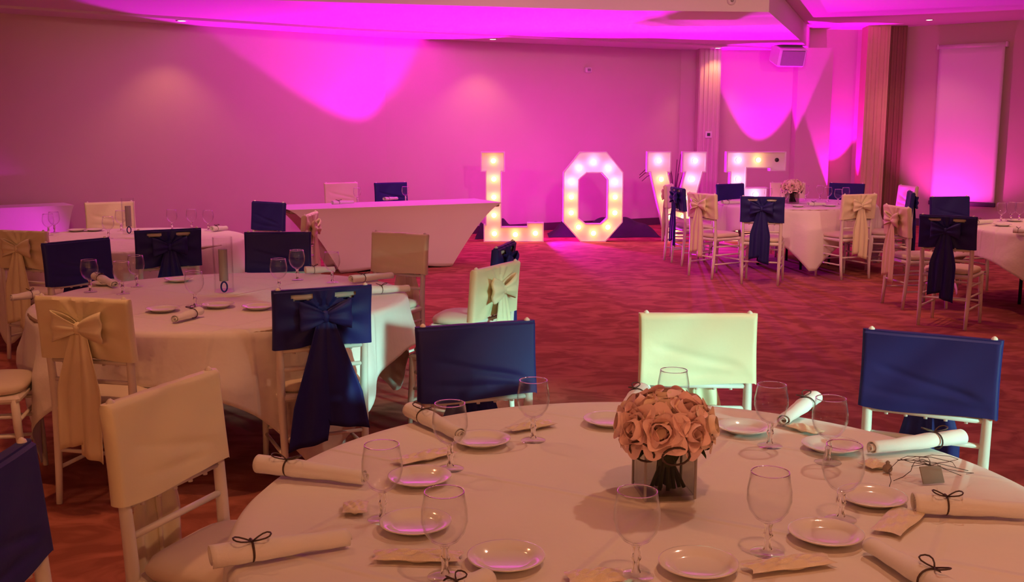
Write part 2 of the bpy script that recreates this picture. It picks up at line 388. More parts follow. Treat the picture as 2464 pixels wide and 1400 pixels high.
# ------------------------------------------------------------------ illuminated letters
SL = 15.0 / 2490
def zz(pts): return [(1120 + .3247 * x, 340 + .3247 * y) for x, y in pts]
LET = {
 'L': ([(1158,368),(1215,368),(1215,415),(1207,415),(1207,546),(1268,546),(1268,536),(1308,536),(1308,582),(1164,582),(1164,540),(1169,540),(1169,415),(1158,415)], None,
       [(1188,389),(1189,432),(1189,475),(1189,518),(1190,562),(1240,564),(1288,561)]),
 'O': (zz([(840,85),(1035,85),(1160,235),(1160,600),(1035,745),(850,745),(720,600),(720,235)]), zz([(890,240),(1000,240),(1045,290),(1045,570),(1000,612),(890,612),(835,570),(835,290)]),
       zz([(940,160),(835,205),(1050,205),(780,305),(1100,305),(780,415),(1100,415),(780,530),(1100,530),(835,635),(1050,635),(945,680)])),
 'V': (zz([(1330,85),(1505,85),(1505,235),(1485,235),(1548,520),(1610,235),(1590,235),(1590,85),(1765,85),(1765,235),(1740,235),(1615,745),(1480,745),(1355,235),(1330,235)]), None,
       zz([(1415,150),(1435,285),(1462,420),(1495,560),(1548,680),(1603,560),(1636,420),(1662,285),(1680,150)])),
 'E': (zz([(1910,85),(2345,85),(2345,225),(2230,225),(2230,205),(2060,205),(2060,345),(2215,345),(2215,440),(2060,440),(2060,620),(2230,620),(2230,600),(2345,600),(2345,745),(1910,745),(1910,600),(1940,600),(1940,235),(1910,235)]), None,
       zz([(1998,145),(2140,145),(2282,145),(2000,285),(2000,395),(2130,395),(2000,530),(2000,680),(2140,680),(2282,680)])),
}
import bmesh
def letter(ch):
    outer, inner, bulbs = LET[ch]
    cx = sum(p[0] for p in outer) / len(outer)
    cv = lambda p: ((p[0] - cx) * SL, (582 - p[1]) * SL)
    loops = [[cv(p) for p in outer]] + ([[cv(p) for p in inner]] if inner else [])
    r = empty('marquee_letter', ((cx - 1232) * SL, 14.92, 0))
    # back panel, recessed face (filled outline)
    def filled(y0, y1, name, m):
        bm = bmesh.new(); es = []
        for lp in loops:
            vs = [bm.verts.new((x, y0, z)) for x, z in lp]
            es += [bm.edges.new((vs[i], vs[(i+1) % len(vs)])) for i in range(len(vs))]
        bmesh.ops.triangle_fill(bm, use_beauty=True, edges=es)
        ret = bmesh.ops.extrude_face_region(bm, geom=list(bm.faces))
        for v in [g for g in ret['geom'] if isinstance(g, bmesh.types.BMVert)]: v.co.y = y1
        bmesh.ops.recalc_face_normals(bm, faces=list(bm.faces))
        me = bpy.data.meshes.new(name); bm.to_mesh(me); bm.free(); me.materials.append(m)
        o = bpy.data.objects.new(name, me); COL.objects.link(o); o.parent = r
    filled(.0, .10, 'back_panel', M_letter)
    mb = MB()
    for li, lp in enumerate(loops):
        n = len(lp); area = sum(lp[i][0]*lp[(i+1) % n][1] - lp[(i+1) % n][0]*lp[i][1] for i in range(n))
        sg = (1 if area > 0 else -1) * (1 if li == 0 else -1); t = .016
        ins = []
        for i in range(n):
            a, b, c = Vector(lp[i-1]), Vector(lp[i]), Vector(lp[(i+1) % n])
            d1 = (b-a).normalized(); d2 = (c-b).normalized()
            n1 = Vector((-d1.y, d1.x)) * sg; n2 = Vector((-d2.y, d2.x)) * sg
            k = (n1 + n2); k = k / max(k.length_squared / 2, .3)
            ins.append(b + k * t)
        vs = [(x, -.05, z) for x, z in lp] + [(p.x, -.05, p.y) for p in ins] + [(x, .0, z) for x, z in lp] + [(p.x, .0, p.y) for p in ins]
        fs = []
        for i in range(n):
            j = (i+1) % n
            fs += [(i, j, n+j, n+i), (2*n+i, 2*n+j, j, i), (n+i, n+j, 3*n+j, 3*n+i)]
        mb.add(vs, fs)
    mb.build('rim', M_letter, r)
    for (bx, by) in bulbs:
        x, z = cv((bx, by)); dead = ch == 'E' and abs(bx - (1120+.3247*2282)) < 1 and by < 400
        yel = by > 470 or (ch == 'L') or (ch == 'E' and by < 400 and bx > 1780) or (ch == 'V' and bx < 1610 and by > 420)
        M = Matrix.Translation((x, 0, z)) @ Matrix.Rotation(PI/2, 4, 'X')
        s = MB().lathe([(.03, .0), (.03, .012), (.018, .022), (.0005, .022)], 12, M).build('socket', M_black if dead else M_plastic, r, True)
        if not dead:
            MB().lathe([(.012, .020), (.022, .034), (.034, .052), (.036, .066), (.028, .086), (.012, .097), (.0005, .099)], 12, M).build('bulb', M_bulby if yel else M_bulbw, r, True)
    tag(r, {'L': 'white marquee letter L with lit bulbs, standing left of the O', 'O': 'white marquee letter O, octagonal, with a ring of lit bulbs',
            'V': 'white marquee letter V with lit bulbs, partly behind a chair', 'E': 'white marquee letter E with lit bulbs, right end of the word LOVE'}[ch], 'marquee letter', 'illuminated letters spelling LOVE')
for ch in 'LOVE': letter(ch)
# ------------------------------------------------------------------ chairs
def ypost(z):          # rake of the back posts
    return -.190 - .035 * max(0, (z - .45) / .47) ** 1.3 - .03 * max(0, (.45 - z) / .45) ** 1.4
COV0, COV1 = .655, .925
def build_chair(cm, slits, tailkind):
    r = empty('banquet_chair')
    for s in (-1, 1):
        pts = [(s * (.186 + .012 * min(1, z / .9)), ypost(z), z) for z in (0, .15, .3, .45, .55, .65, .75, .85, .905, .922, .930, .936)]
        MB().tube(pts, [.014, .016, .018, .019, .018, .017, .016, .015, .013, .012, .010, .003], 10).build('back_post', M_white, r, True)
        pts = [(s * (.186 + .008), .19 + .012, 0), (s * .190, .195, .2), (s * .186, .185, .30), (s * .186, .18, .43)]
        MB().tube(pts, [.013, .016, .019, .019], 10).build('leg', M_white, r, True)
        for z in (.16, .26, .35):
            MB().tube([(s * .188, ypost(z), z), (s * .189, .19, z)], .009, 7).build('side_stretcher', M_white, r, True)
    for z in (.19, .33):
        MB().tube([(-.188, .192, z), (.188, .192, z)], .009, 7).build('front_stretcher', M_white, r, True)
    MB().tube([(-.188, ypost(.24), .24), (.188, ypost(.24), .24)], .009, 7).build('rear_stretcher', M_white, r, True)
    MB().bbox(-.203, .203, -.205, .205, .41, .445, .012).build('seat_frame', M_white, r)
    def cush(u, v):
        a = 2 * PI * u; k = 4.5
        c, s = math.cos(a), math.sin(a); q = (abs(c) ** k + abs(s) ** k) ** (-1 / k)
        lv = [(.86, .445), (1.0, .452), (1.02, .468), (.97, .484), (.8, .494), (.5, .500), (.0, .503)][round(v * 6)]
        return (q * c * .198 * lv[0], q * s * .2 * lv[0] + .006, lv[1])
    MB().grid(cush, 32, 6, wrap=True).build('cushion', M_cush, r, True)
    for z, rr in ((.888, .014), (.80, .011)):
        MB().tube([(-.19, ypost(z), z), (.19, ypost(z), z)], rr, 8).build('crest_rail', M_white, r, True)
    for k in range(5):
        x = -.13 + k * .065
        MB().tube([(x, ypost(.63), .63), (x, ypost(.75), .75), (x, ypost(.89), .89)], .007, 6).build('spindle', M_white, r, True)
    for z in (.645, .558):
        o = MB().tube([(-.187, ypost(z), z), (.187, ypost(z), z)], .010, 8).build('lower_rail', M_white, r, True)
    # fabric sleeve over the back
    hx, hy = .216, .023
    def section(u):
        # u 0..1 around: front(0-.44) side(.44-.5) rear(.5-.94) side(.94-1)
        if u < .44: t = u / .44; return (-hx + 2*hx*t, hy, 0, t)
        if u < .50: a = (u - .44) / .06 * PI; return (hx + .012*math.sin(a), hy*math.cos(a), 2, a)
        if u < .94: t = (u - .5) / .44; return (hx - 2*hx*t, -hy, 1, t)
        a = (u - .94) / .06 * PI; return (-hx - .012*math.sin(a), -hy*math.cos(a), 3, a)
    def cov(u, v):
        x, y, f, t = section(u % 1.0)
        z = COV0 + (COV1 - COV0) * v
        if f == 0:
            z += .006 * math.sin(t * 5 + 1) * (1 - v); y += .004 * math.sin(9*t + 7*v) * math.sin(PI*t) - .009 * math.exp(-((v - .18 - .42*t) / .05) ** 2) * (1 - .6*t) * max(0, min(1, 7*t - .5, 6.5 - 7*t)) - .007 * math.exp(-((v - .10 - .15*t) / .05) ** 2) * math.sin(PI*t) + .005*math.sin(PI*v*1.5+3*t)*math.sin(PI*t)
        if f == 1:
            dx, dz = x, z - .80; rr = math.hypot(dx, dz) + 1e-4; an = math.atan2(dz, dx)
            y -= .009 * math.cos(11 * an) * min(1, rr/.05) * max(0, 1 - rr/.26) + .006*max(0, 1-rr/.2)
            z += .02 * (1 - v) * math.exp(-(dx/.09)**2) * (1 if f == 1 else 0)
        zt = 1.0
        if v > .97: y *= .55
        wid = 1.0 - .012 * math.sin(PI * v)
        return (x * wid, ypost(z) + y, z)
    def skip(u, v):
        if not slits: return False
        x, y, f, t = section(u)
        z = COV0 + (COV1 - COV0) * v
        if f != 1: return False
        e = (abs(x) - .098) / .05
        return abs(e) < 1 and (.893 - .022 * math.sqrt(1 - e*e)) < z < .900
    mb = MB(); mb.grid(cov, 100, 48 if slits else 24, wrap=True, skip=skip)
    zt = COV1; 
    W = 100; top = len(mb.v) - W
    mb.f.append(list(range(top, top + W)))
    cv_ = mb.build('back_cover', cm, r, True, auto=50)
    # bow: two loops, a knot, two tails
    yb = ypost(.8) - hy - .012
    for s in (-1, 1):
        def loop(u, v, s=s):
            a = u * 2 * PI; d = .5 - .5 * math.cos(a)              # 0 at knot, 1 at far end
            x = s * (.005 + .112 * d); off = .030 * math.sin(a) * (1 - .3 * d)
            wdt = .016 + .052 * d ** .8
            z = .80 + .02 * d + (v - .5) * 2 * wdt - .012*d*d
            return (x, yb - .016 + off * (1 - .25*abs(2*v-1)) - .012 * d + .006 * math.sin(v * 12 + s), z)
        MB().grid(loop, 24, 8).build('bow_loop', cm, cv_, True, solid=.003)
        def tail(u, v, s=s):
            if tailkind == 'splay':
                L = .57 if s < 0 else .50; wd = .022 + .070 * min(1, v * 1.5); cx = s * (.012 + .085 * v ** 1.1)
            else:
                L = .50 if s < 0 else .55; wd = .02 + .036 * min(1, v * 2.2); cx = s * (.012 + .035 * min(1, v * 2)) - .012 * v
            z = .80 - L * v - .03 * (u if s > 0 else 1 - u) * v
            x = cx + (u - .5) * 2 * wd
            y = yb - .014 + .010 * math.sin(u * 9 + s) * min(1, .3 + v) - .02 * v * (1 - v) - .012 * v
            return (x, y, z)
        MB().grid(tail, 14, 18).build('sash_tail', cm, cv_, True, solid=.003)
    MB().ball((0, yb - .016, .80), .026, 12, 8, (.9, .8, 1.1)).build('knot', cm, cv_, True)
    return r
PROTO = {}
def chair(px, py, facing, kind, label, group, dxy=(0, 0), tail='straight', ztop=.92):
    """px,py = middle of the top of the back in the photo; facing = point (x, y) it looks to, or an angle in degrees of the facing direction."""
    p = at(px, py, ztop)
    if isinstance(facing, tuple): a = math.atan2(facing[1] - p.y, facing[0] - p.x)
    else: a = math.radians(facing)
    fwd = Vector((math.cos(a), math.sin(a), 0))
    loc = Vector((p.x + dxy[0], p.y + dxy[1], 0)) + fwd * .22
    key = (kind, tail)
    if key not in PROTO:
        PROTO[key] = build_chair(M_navy if kind == 'navy' else M_ivory, kind == 'navy', tail); o = PROTO[key]
    else:
        o = copy_tree(PROTO[key])
    o.location = loc; o.rotation_euler = (0, 0, a - PI/2)
    tag(o, label, 'chair', group)
    return o
T1 = Vector((.335, 2.34, 0)); T2 = Vector((-1.52, 5.42, 0)); T3 = Vector((-3.14, 8.35, 0))
T5 = Vector((3.38, 12.34, 0)); T6 = Vector((5.09, 9.3, 0))
def xy(v): return (v.x, v.y)
G = 'chairs around the foreground table'
chair(395, 932, -22, 'ivory', 'white chair with plain ivory cover, left of the foreground table beside its edge', G)
chair(-40, 1138, 2, 'navy', 'dark navy covered chair cut off at the bottom left corner', G)
chair(1146, 782, xy(T1), 'navy', 'navy covered chair behind the foreground table, left of the pale one', G, tail='splay')
chair(1680, 757, -92, 'ivory', 'pale ivory covered chair behind the rose bouquet, lit greenish', G)
chair(2241, 808, -118, 'navy', 'bright blue navy covered chair at right behind the foreground table', G)
G = 'chairs around the middle left table'
chair(200, 718, 76, 'ivory', 'ivory chair with large golden bow and long tails, left foreground', G)
chair(775, 694, 115, 'navy', 'navy bowed chair with splayed sash tails in front of the middle table', G, tail='splay')
chair(-190, 692, 12, 'navy', 'chair at left frame edge of which only the cream seat shows', G)
chair(184, 580, -38, 'navy', 'navy covered chair at far left of the middle table, front side seen', G)
chair(668, 560, -88, 'navy', 'navy covered chair at the far side of the middle table, below the head table', G)
chair(962, 562, -118, 'ivory', 'ivory covered chair in front of the long white table', G)
chair(1192, 640, 150, 'ivory', 'ivory chair with pleated bow at right of the middle table', G)
chair(1212, 590, 166, 'navy', 'navy chair half hidden behind the pleated ivory bow chair', G)
G = 'chairs around the back left table'
chair(50, 556, 72, 'ivory', 'ivory chair with drooping bow at the left frame edge', G)
chair(404, 553, 118, 'navy', 'navy bowed chair with white slits at the front of the back left table', G)
chair(264, 487, -62, 'ivory', 'ivory covered chair near the left wall behind the back left table', G)
chair(646, 487, -125, 'navy', 'navy covered chair at the left end of the long white table', G)
chair(745, 515, 178, 'ivory', 'ivory bowed chair seen side-on before the long white table', G)
G = 'chairs behind the head table'
chair(820, 440, -62, 'ivory', 'white covered chair behind the long table, left of the navy one', G)
chair(940, 440, -62, 'navy', 'navy covered chair behind the long table, near the letter L', G)
G = 'chairs around the far right table'
chair(1632, 452, 10, 'navy', 'navy sashed chair seen edge-on in front of the letter V', G)
chair(1690, 466, 32, 'ivory', 'golden bowed ivory chair just right of the letter V chair', G)
chair(1835, 474, 70, 'navy', 'navy bowed chair in the middle before the far right table', G)
chair(2068, 468, 112, 'ivory', 'golden bowed ivory chair facing the far right table', G)
chair(2192, 462, 165, 'navy', 'navy bowed chair below the pink wall, right of the far right table', G)
chair(2162, 446, 186, 'ivory', 'pinkish white covered chair edge-on beside the brown column', G, dxy=(.06, -.16))
chair(2038, 442, -125, 'navy', 'navy covered chair at the far side of the far right table, by the column', G)
chair(1896, 440, -95, 'ivory', 'pink lit ivory chair behind the small bouquet', G)
chair(1757, 443, -60, 'navy', 'navy covered chair in front of the letter E', G)
chair(1646, 455, -20, 'ivory', 'pink lit ivory chair half hidden beside the letter V', G, dxy=(-.05, .85))
G = 'chairs around the right edge table'
chair(2282, 520, 52, 'navy', 'navy bowed chair nearest on the right, cream seat showing', G)
chair(2286, 474, -78, 'navy', 'navy covered chair behind the right edge table, front seen', G)
chair(2160, 497, 8, 'ivory', 'golden ivory bowed chair seen side-on left of the right edge table', G)
# ------------------------------------------------------------------ round tables and cloths
TZ = .75
def round_table(c, label, clabel, R=.97, half=1.22, rot=0.0, seed=0, folds=9):
    r = empty('round_table', (c.x, c.y, 0))
    MB().lathe([(.0005, .705), (R-.02, .705), (R-.012, .712), (R-.012, .728), (R-.02, .735), (.0005, .735)], 64).build('tabletop', M_wood, r)
    for k in range(4):
        a = PI/4 + k * PI/2 + rot
        MB().tube([(.42*math.cos(a), .42*math.sin(a), 0), (.42*math.cos(a), .42*math.sin(a), .705)], .016, 8).build('leg', M_black, r, True)
    tag(r, label, 'table', 'round banquet tables')
    rnd = random.Random(seed); ph = [rnd.uniform(0, 6.28) for _ in range(4)]
    NT = 240; rings_top = [0.0005, .2, .4, .6, .75, .87, .94, .975]; NO = 16
    vs = []; fs = []
    for k in range(NT):
        th = 2 * PI * k / NT; tl = th - rot
        L = half / max(abs(math.cos(tl)), abs(math.sin(tl)))
        # soften the corner a little
        L = min(L, half * 1.385)
        ov = min(L - R, TZ - .03)
        col = []
        for q in rings_top:
            rr = R * q
            zt = .739 + .0025 * math.sin(3.1 * rr * math.cos(th) * 2 + ph[0]) * math.sin(2.3 * rr * math.sin(th) * 2 + ph[1]) * (1 - q)
            col.append((rr * math.cos(th), rr * math.sin(th), zt))
        corner = ((L - half) / (half * .414))
        for j in range(1, NO + 1):
            s = ov * j / NO
            f = .5 + .5 * math.cos(folds * th + ph[2] + .7 * math.sin(2 * th + ph[3]))
            f2 = .5 + .5 * math.cos((folds*2+1) * th + ph[1])
            bend = .018 * (1 - math.exp(-s / .018))
            rad = R * .985 + .5 * bend + (.10 * f + .035 * f2 - .03) * min(1, s / .25) ** 1.2 * (.55 + .45 * min(1, s/.5)) + .02 * corner * s
            zz_ = .739 - (s - .35 * min(s, .02)) * (1 - .06 * f)
            col.append((rad * math.cos(th), rad * math.sin(th), max(zz_, .012)))
        vs += col
    m = len(rings_top) + NO
    for k in range(NT):
        k2 = (k + 1) % NT
        for j in range(m - 1):
            fs.append((k*m+j, k*m+j+1, k2*m+j+1, k2*m+j))
    cl = MB().add(vs, fs).build('tablecloth', M_tcloth, None, True, (c.x, c.y, 0), solid=.0025)
    tag(cl, clabel, 'tablecloth', 'white square cloths on the round tables')
    return r
round_table(T1, 'round banquet table in the foreground under a white cloth', 'white cloth on the foreground table with the rose bouquet', R=.985, rot=.35, seed=1)
round_table(T2, 'round banquet table at middle left under a white cloth', 'white cloth on the middle left table with the tall cylinder vase', rot=-.10, seed=2)
round_table(T3, 'round banquet table at back left under a white cloth', 'white cloth on the back left table near the left wall', rot=.2, seed=3)
round_table(T5, 'round banquet table at far right in front of the letter E', 'white cloth on the far right table, one corner reaching the carpet', R=.94, rot=.72, seed=4)
round_table(T6, 'round banquet table cut off by the right frame edge', 'white cloth on the table at the right frame edge', rot=.2, seed=5)
# rectangular tables in stretch covers
def stretch_table(fl, ang, L, D, label, clabel, inx=.36, iny=.10):
    d = Vector((math.cos(ang), math.sin(ang), 0)); n = Vector((-d.y, d.x, 0))
    c = Vector((fl[0], fl[1], 0)) + d * L/2 + n * D/2
    r = empty('trestle_table', (c.x, c.y, 0), ang)
    MB().bbox(-L/2+.02, L/2-.02, -D/2+.02, D/2-.02, .70, .735, .008).build('tabletop', M_wood, r)
    for sx in (-1, 1):
        for sy in (-1, 1):
            MB().tube([(sx*(L/2-inx-.03), sy*(D/2-iny-.02), 0), (sx*(L/2-inx-.03), sy*(D/2-iny-.02), .7)], .014, 8).build('leg', M_black, r, True)
    tag(r, label, 'table', 'long tables in stretch covers')
    def side(u, v):
        t = v; k = t ** .72
        a = L/2 - inx * k; b = D/2 - iny * k
        s = u * 4; i = int(s) % 4; f = s - int(s)
        P = [(-a, -b), (a, -b), (a, b), (-a, b)]; p, q = P[i], P[(i+1) % 4]
        x, y = p[0] + (q[0]-p[0])*f, p[1] + (q[1]-p[1])*f
        sag = .05 * math.sin(PI*f) * math.sin(PI*t); x *= 1; y *= 1
        if i in (0, 2): y *= 1 - sag / b * .6
        else: x *= 1 - sag / a * 1.4
        z = .742 * (1 - t) + .006 + .05 * math.sin(PI*f) ** 2 * t ** 6 + .006*math.sin(8*f+3*t)*math.sin(PI*f)*t
        return (x, y, z)
    mb = MB(); mb.grid(side, 96, 16, wrap=True)
    mb.f.append(list(range(96)))
    cl = mb.build('stretch_cover', M_cloth, None, True, (c.x, c.y, 0), (0, 0, ang), solid=.002, auto=40)
    tag(cl, clabel, 'table cover', 'white stretch covers on the long tables')
    return c, d, n
stretch_table((-2.42, 11.22), .455, 2.56, .80, 'long head table before the letter L under a stretch cover', 'white stretch cover on the long head table', .60, .12)
stretch_table((-6.27, 11.06), .615, 1.5, .5, 'small side table against the left wall', 'magenta lit white stretch cover on the side table at far left', .14, .05)
# ------------------------------------------------------------------ glassware, plates, napkins
ZT = .742
def make_goblet():
    r = empty('goblet')
    MB().lathe([(.0005, .150 - .085), (.012, .068), (.028, .078), (.041, .096), (.047, .118), (.0465, .140), (.0425, .162), (.040, .178),
                (.0387, .178), (.041, .162), (.045, .140), (.0455, .118), (.0395, .098), (.027, .081), (.011, .072), (.0005, .070)], 28).build('bowl', M_glass, r, True)
    MB().tube([(.0393*math.cos(2*PI*k/32), .0393*math.sin(2*PI*k/32), .178) for k in range(33)], .0011, 6).build('rim', M_glass_solid, r, True)
    MB().lathe([(.010, .066), (.0075, .058), (.0085, .046), (.011, .040), (.007, .032), (.0065, .018), (.010, .009)], 16).build('stem', M_glass_solid, r, True)
    MB().lathe([(.010, .009), (.022, .006), (.034, .003), (.036, .0015), (.035, .0005), (.0005, .0005)], 28).build('foot', M_glass, r, True)
    return r
GOB = None
def goblet(px, py, label, group, z=ZT, s=1.0):
    global GOB
    p = at(px, py, z)
    if GOB is None: GOB = make_goblet(); o = GOB
    else: o = copy_tree(GOB)
    o.location = p; o.scale = (s, s, s); o.rotation_euler = (0, 0, random.uniform(0, 6))
    return tag(o, label, 'goblet', group)
PLATE = None
def plate(px, py, label, group, s=1.0):
    global PLATE
    if PLATE is None:
        PLATE = MB().lathe([(.0005, .004), (.045, .004), (.054, .007), (.060, .012), (.078, .0165), (.081, .0165), (.081, .0145), (.062, .009), (.055, .002), (.048, .0), (.0005, .0)], 48).build('side_plate', M_china, None, True); o = PLATE
    else:
        o = PLATE.copy(); COL.objects.link(o)
    o.location = at(px, py, ZT + .002); o.scale = (s, s, s)
    return tag(o, label, 'plate', group)
def make_napkin():
    r = empty('rolled_napkin')
    def sheet(u, v):
        a = v * 2 * PI * 2.6 + .4; rad = (.006 + .0215 * v) * (1.16 - .34 * u)
        x = -.125 + .25 * u + .004 * math.sin(6 * v)
        rad *= 1 + .06 * math.sin(9 * u + 5 * v) + .03 * math.sin(23 * u + 14 * v) - .14 * math.exp(-((u - .28) / .05) ** 2)
        return (x, rad * math.cos(a), .0265 - .007 * u + .80 * rad * math.sin(a))
    MB().grid(sheet, 26, 58).build('rolled_cloth', M_napkin, r, True, solid=.0022)
    t = MB().tube([(-.055, .0278*math.cos(a), .0245 + .0225*math.sin(a)) for a in [2*PI*k/20 for k in range(21)]], .0022, 5).build('tie', M_wire, r, True)
    for s in (-1, 1):
        pts = [(-.055 + s*.028*math.sin(PI*k/9)*1.2, -.010 - .020*math.sin(2*PI*k/9)*s*.7, .047 + .012*math.sin(PI*k/9)) for k in range(10)]
        MB().tube(pts, .0018, 5).build('tie_loop', M_wire, t, True)
    return r
NAP = None
def napkin(p1, p2, label, group, s=1.0):
    global NAP
    a, b = at(p1[0], p1[1], ZT + .02), at(p2[0], p2[1], ZT + .02)
    if NAP is None: NAP = make_napkin(); o = NAP
    else: o = copy_tree(NAP)
    c = (a + b) / 2; d = b - a
    o.location = (c.x, c.y, ZT + .001); o.rotation_euler = (0, 0, math.atan2(d.y, d.x))
    k = max(.55, min(1.5, d.length / .25)); o.scale = (k, s, s)
    return tag(o, label, 'napkin', group)
PKT = None
def packet(p1, p2, label, group, wd=.06):
    global PKT
    a, b = at(p1[0], p1[1], ZT), at(p2[0], p2[1], ZT)
    if PKT is None:
        r = empty('favour_packet')
        rn = random.Random(3); ph = [rn.uniform(0, 6) for _ in range(8)]
        def surf(sgn):
            def f(u, v):
                e = (math.sin(PI*u) * math.sin(PI*v)) ** .5
                z = .009 + sgn * .008 * e + .0025 * math.sin(17*u + 9*v + ph[0]) * e + .002 * math.sin(-13*u + 21*v + ph[1]) * e
                return ((u-.5)*(1 + .05*math.sin(7*v+ph[2])), (v-.5)*(1 + .08*math.sin(6*u+ph[3])), max(z, .0005))
            return f
        MB().grid(surf(1), 22, 14).build('top_film', M_packet, r, True)
        MB().grid(surf(-1), 22, 14).build('bottom_film', M_packet, r, True)
        PKT = r; o = r
    else: o = copy_tree(PKT)
    c = (a + b) / 2; d = b - a
    o.location = (c.x, c.y, ZT + .001); o.rotation_euler = (0, 0, math.atan2(d.y, d.x)); o.scale = (max(.05, d.length), wd, 1)
    return tag(o, label, 'favour packet', group)
G1 = 'goblets on the foreground table'
for px, py, lb in ((1283, 1060, 'clear goblet at the far side, in front of the navy chair'),
                   (1852, 1073, 'clear goblet at the far side, beside the blue-green napkin'),
                   (1992, 1113, 'clear goblet between the two cyan lit napkins'),
                   (1084, 1128, 'clear goblet behind the plate by the brown rolled napkin'),
                   (922, 1250, 'clear goblet standing by the square packet at left'),
                   (1071, 1388, 'large looking clear goblet at bottom left centre'),
                   (1530, 1386, 'clear goblet at the bottom, just left below the vase'),
                   (1846, 1330, 'clear goblet right of the vase, beside the front right plate'),
                   (2023, 1250, 'clear goblet in front of the plate at far right'),
                   (1618, 1030, 'clear goblet hidden behind the rose bouquet, rim showing')):
    goblet(px, py, lb, G1)
P1 = 'side plates on the foreground table'
for px, py, lb in ((1468, 1018, 'white side plate left behind the bouquet'), (1790, 1036, 'white side plate just right behind the bouquet'),
                   (2000, 1080, 'white side plate under the goblet between cyan napkins'), (2098, 1205, 'white side plate near the gift tag at right'),
                   (1987, 1294, 'white side plate right of the vase goblet'), (1680, 1368, 'white side plate at the bottom edge, centre right'),
                   (1218, 1352, 'white side plate at the bottom edge, left of centre'), (1000, 1268, 'white side plate behind the large looking goblet'),
                   (1010, 1157, 'white side plate right of the long rolled napkin'), (1160, 1066, 'white side plate with pink glint by the brown napkin')):
    plate(px, py, lb, P1)
N1 = 'rolled napkins on the foreground table'
for a, b, lb in (((990, 990), (1110, 1045), 'rolled napkin pointing at the plate below the navy chair'),
                 ((625, 1120), (880, 1148), 'long rolled napkin at the left edge of the foreground table'),
                 ((510, 1345), (840, 1290), 'nearest rolled napkin at the bottom left edge'),
                 ((2312, 1058), (2095, 1078), 'cyan lit rolled napkin tied with wire near the blue chair'),
                 ((1960, 962), (1885, 1012), 'cyan lit rolled napkin standing up behind two goblets'),
                 ((1545, 942), (1500, 990), 'white rolled napkin behind the left of the bouquet'),
                 ((2200, 1215), (2470, 1228), 'rolled napkin with dark ties and a gift tag at right'),
                 ((2300, 1440), (2090, 1310), 'rolled napkin in shade at the bottom right'),
                 ((1060, 1440), (1170, 1388), 'rolled napkin cut off by the bottom edge below the goblet')):
    napkin(a, b, lb, N1)
K1 = 'crinkled favour packets on the foreground table'
for a, b, wd, lb in (((1800, 1378), (1995, 1352), .055, 'shiny gold packet at the bottom, right of the bottom plate'),
                     ((2130, 1290), (2190, 1235), .07, 'shiny gold packet between plate and tagged napkin'),
                     ((900, 1345), (1110, 1348), .055, 'shiny packet at bottom left under the goblet'),
                     ((825, 1230), (885, 1228), .075, 'square crinkled packet at left by a goblet'),
                     ((955, 1120), (1085, 1090), .06, 'crinkled packet above the left plate'),
                     ((1225, 1040), (1330, 1022), .05, 'flat gold packet beside the far goblet'),
                     ((2080, 1128), (2125, 1120), .06, 'small pink lit packet below the cyan napkins'),
                     ((1365, 1400), (1500, 1392), .06, 'shiny packet cut off by the bottom edge'),
                     ((1900, 1028), (1975, 1048), .05, 'flat packet in front of the standing cyan napkin')):
    packet(a, b, lb, K1, wd)
# gift tag with wire
p = at(2247, 1165, ZT)
r = empty('gift_tag', (p.x, p.y, ZT + .002), .2)
MB().bbox(-.03, .03, -.002, .002, .0, .045, .001, Matrix.Rotation(-.5, 4, 'X')).build('card', M_card, r)
rn = random.Random(5)
for k in range(7):
    a0 = rn.uniform(-.5, 2.6); L = rn.uniform(.08, .2); pts = [(0, .02, .04)]
    for j in range(1, 8):
        t = j / 7; pts.append((L*t*math.cos(a0 + 1.2*math.sin(4*t+k)), .02 + .6*L*t*math.sin(a0 + 1.2*math.sin(4*t+k)), .04*(1-t) + .03*math.sin(PI*t)))
    MB().tube(pts, .0009, 4).build('curled_wire', M_wire, r, True)
tag(r, 'small grey gift tag with thin curled wires on the right of the table', 'gift tag')
p = at(2135, 1137, ZT)
tag(MB().ball((0, 0, .012), .013, 12, 8, (1, .8, .95)).lathe([(.004, .02), (.006, .028), (.003, .032), (.0005, .033)], 8).build('acorn_charm', M_card, None, True, p), 'tiny brown charm beside the pink lit packet', 'charm')
# ------------------------------------------------------------------ rose bouquet in a square vase
def make_vase(sz=.125, h=.125):
    r = empty('square_vase')
    t = .005; a = sz / 2
    for k in range(4):
        M = Matrix.Rotation(k * PI/2, 4, 'Z')
        MB().bbox(-a, a - t, -a, -a + t, .012, h, .0015, M).build('glass_wall', M_vase, r)
    MB().bbox(-a, a, -a, a, 0, .012, .002).build('base', M_vase, r)
    for k in range(4):
        an = k * PI/2 + PI/4; x, y = a*1.0*math.copysign(1, math.cos(an)), a*math.copysign(1, math.sin(an))
        MB().tube([(x*.985, y*.985, .004), (x*.985, y*.985, h)], .0035, 6).build('edge', M_grey, r)
    return r
def petal_mesh(w_, h_, cup, curl):
    def f(u, v):
        x = (u - .5) * 2; wv = w_ * math.sin(PI * (.16 + .70 * v)) ** .8
        xx = x * wv; zz_ = h_ * v * (1 - .12 * x * x * v)
        y = -cup * (x * x) * wv * 1.1 + .35 * h_ * math.sin(PI * .55 * v) * .6 + curl * max(0, v - .6) ** 1.6 * 3.0
        return (xx, y, zz_)
    return MB().grid(f, 6, 6)
PET = None
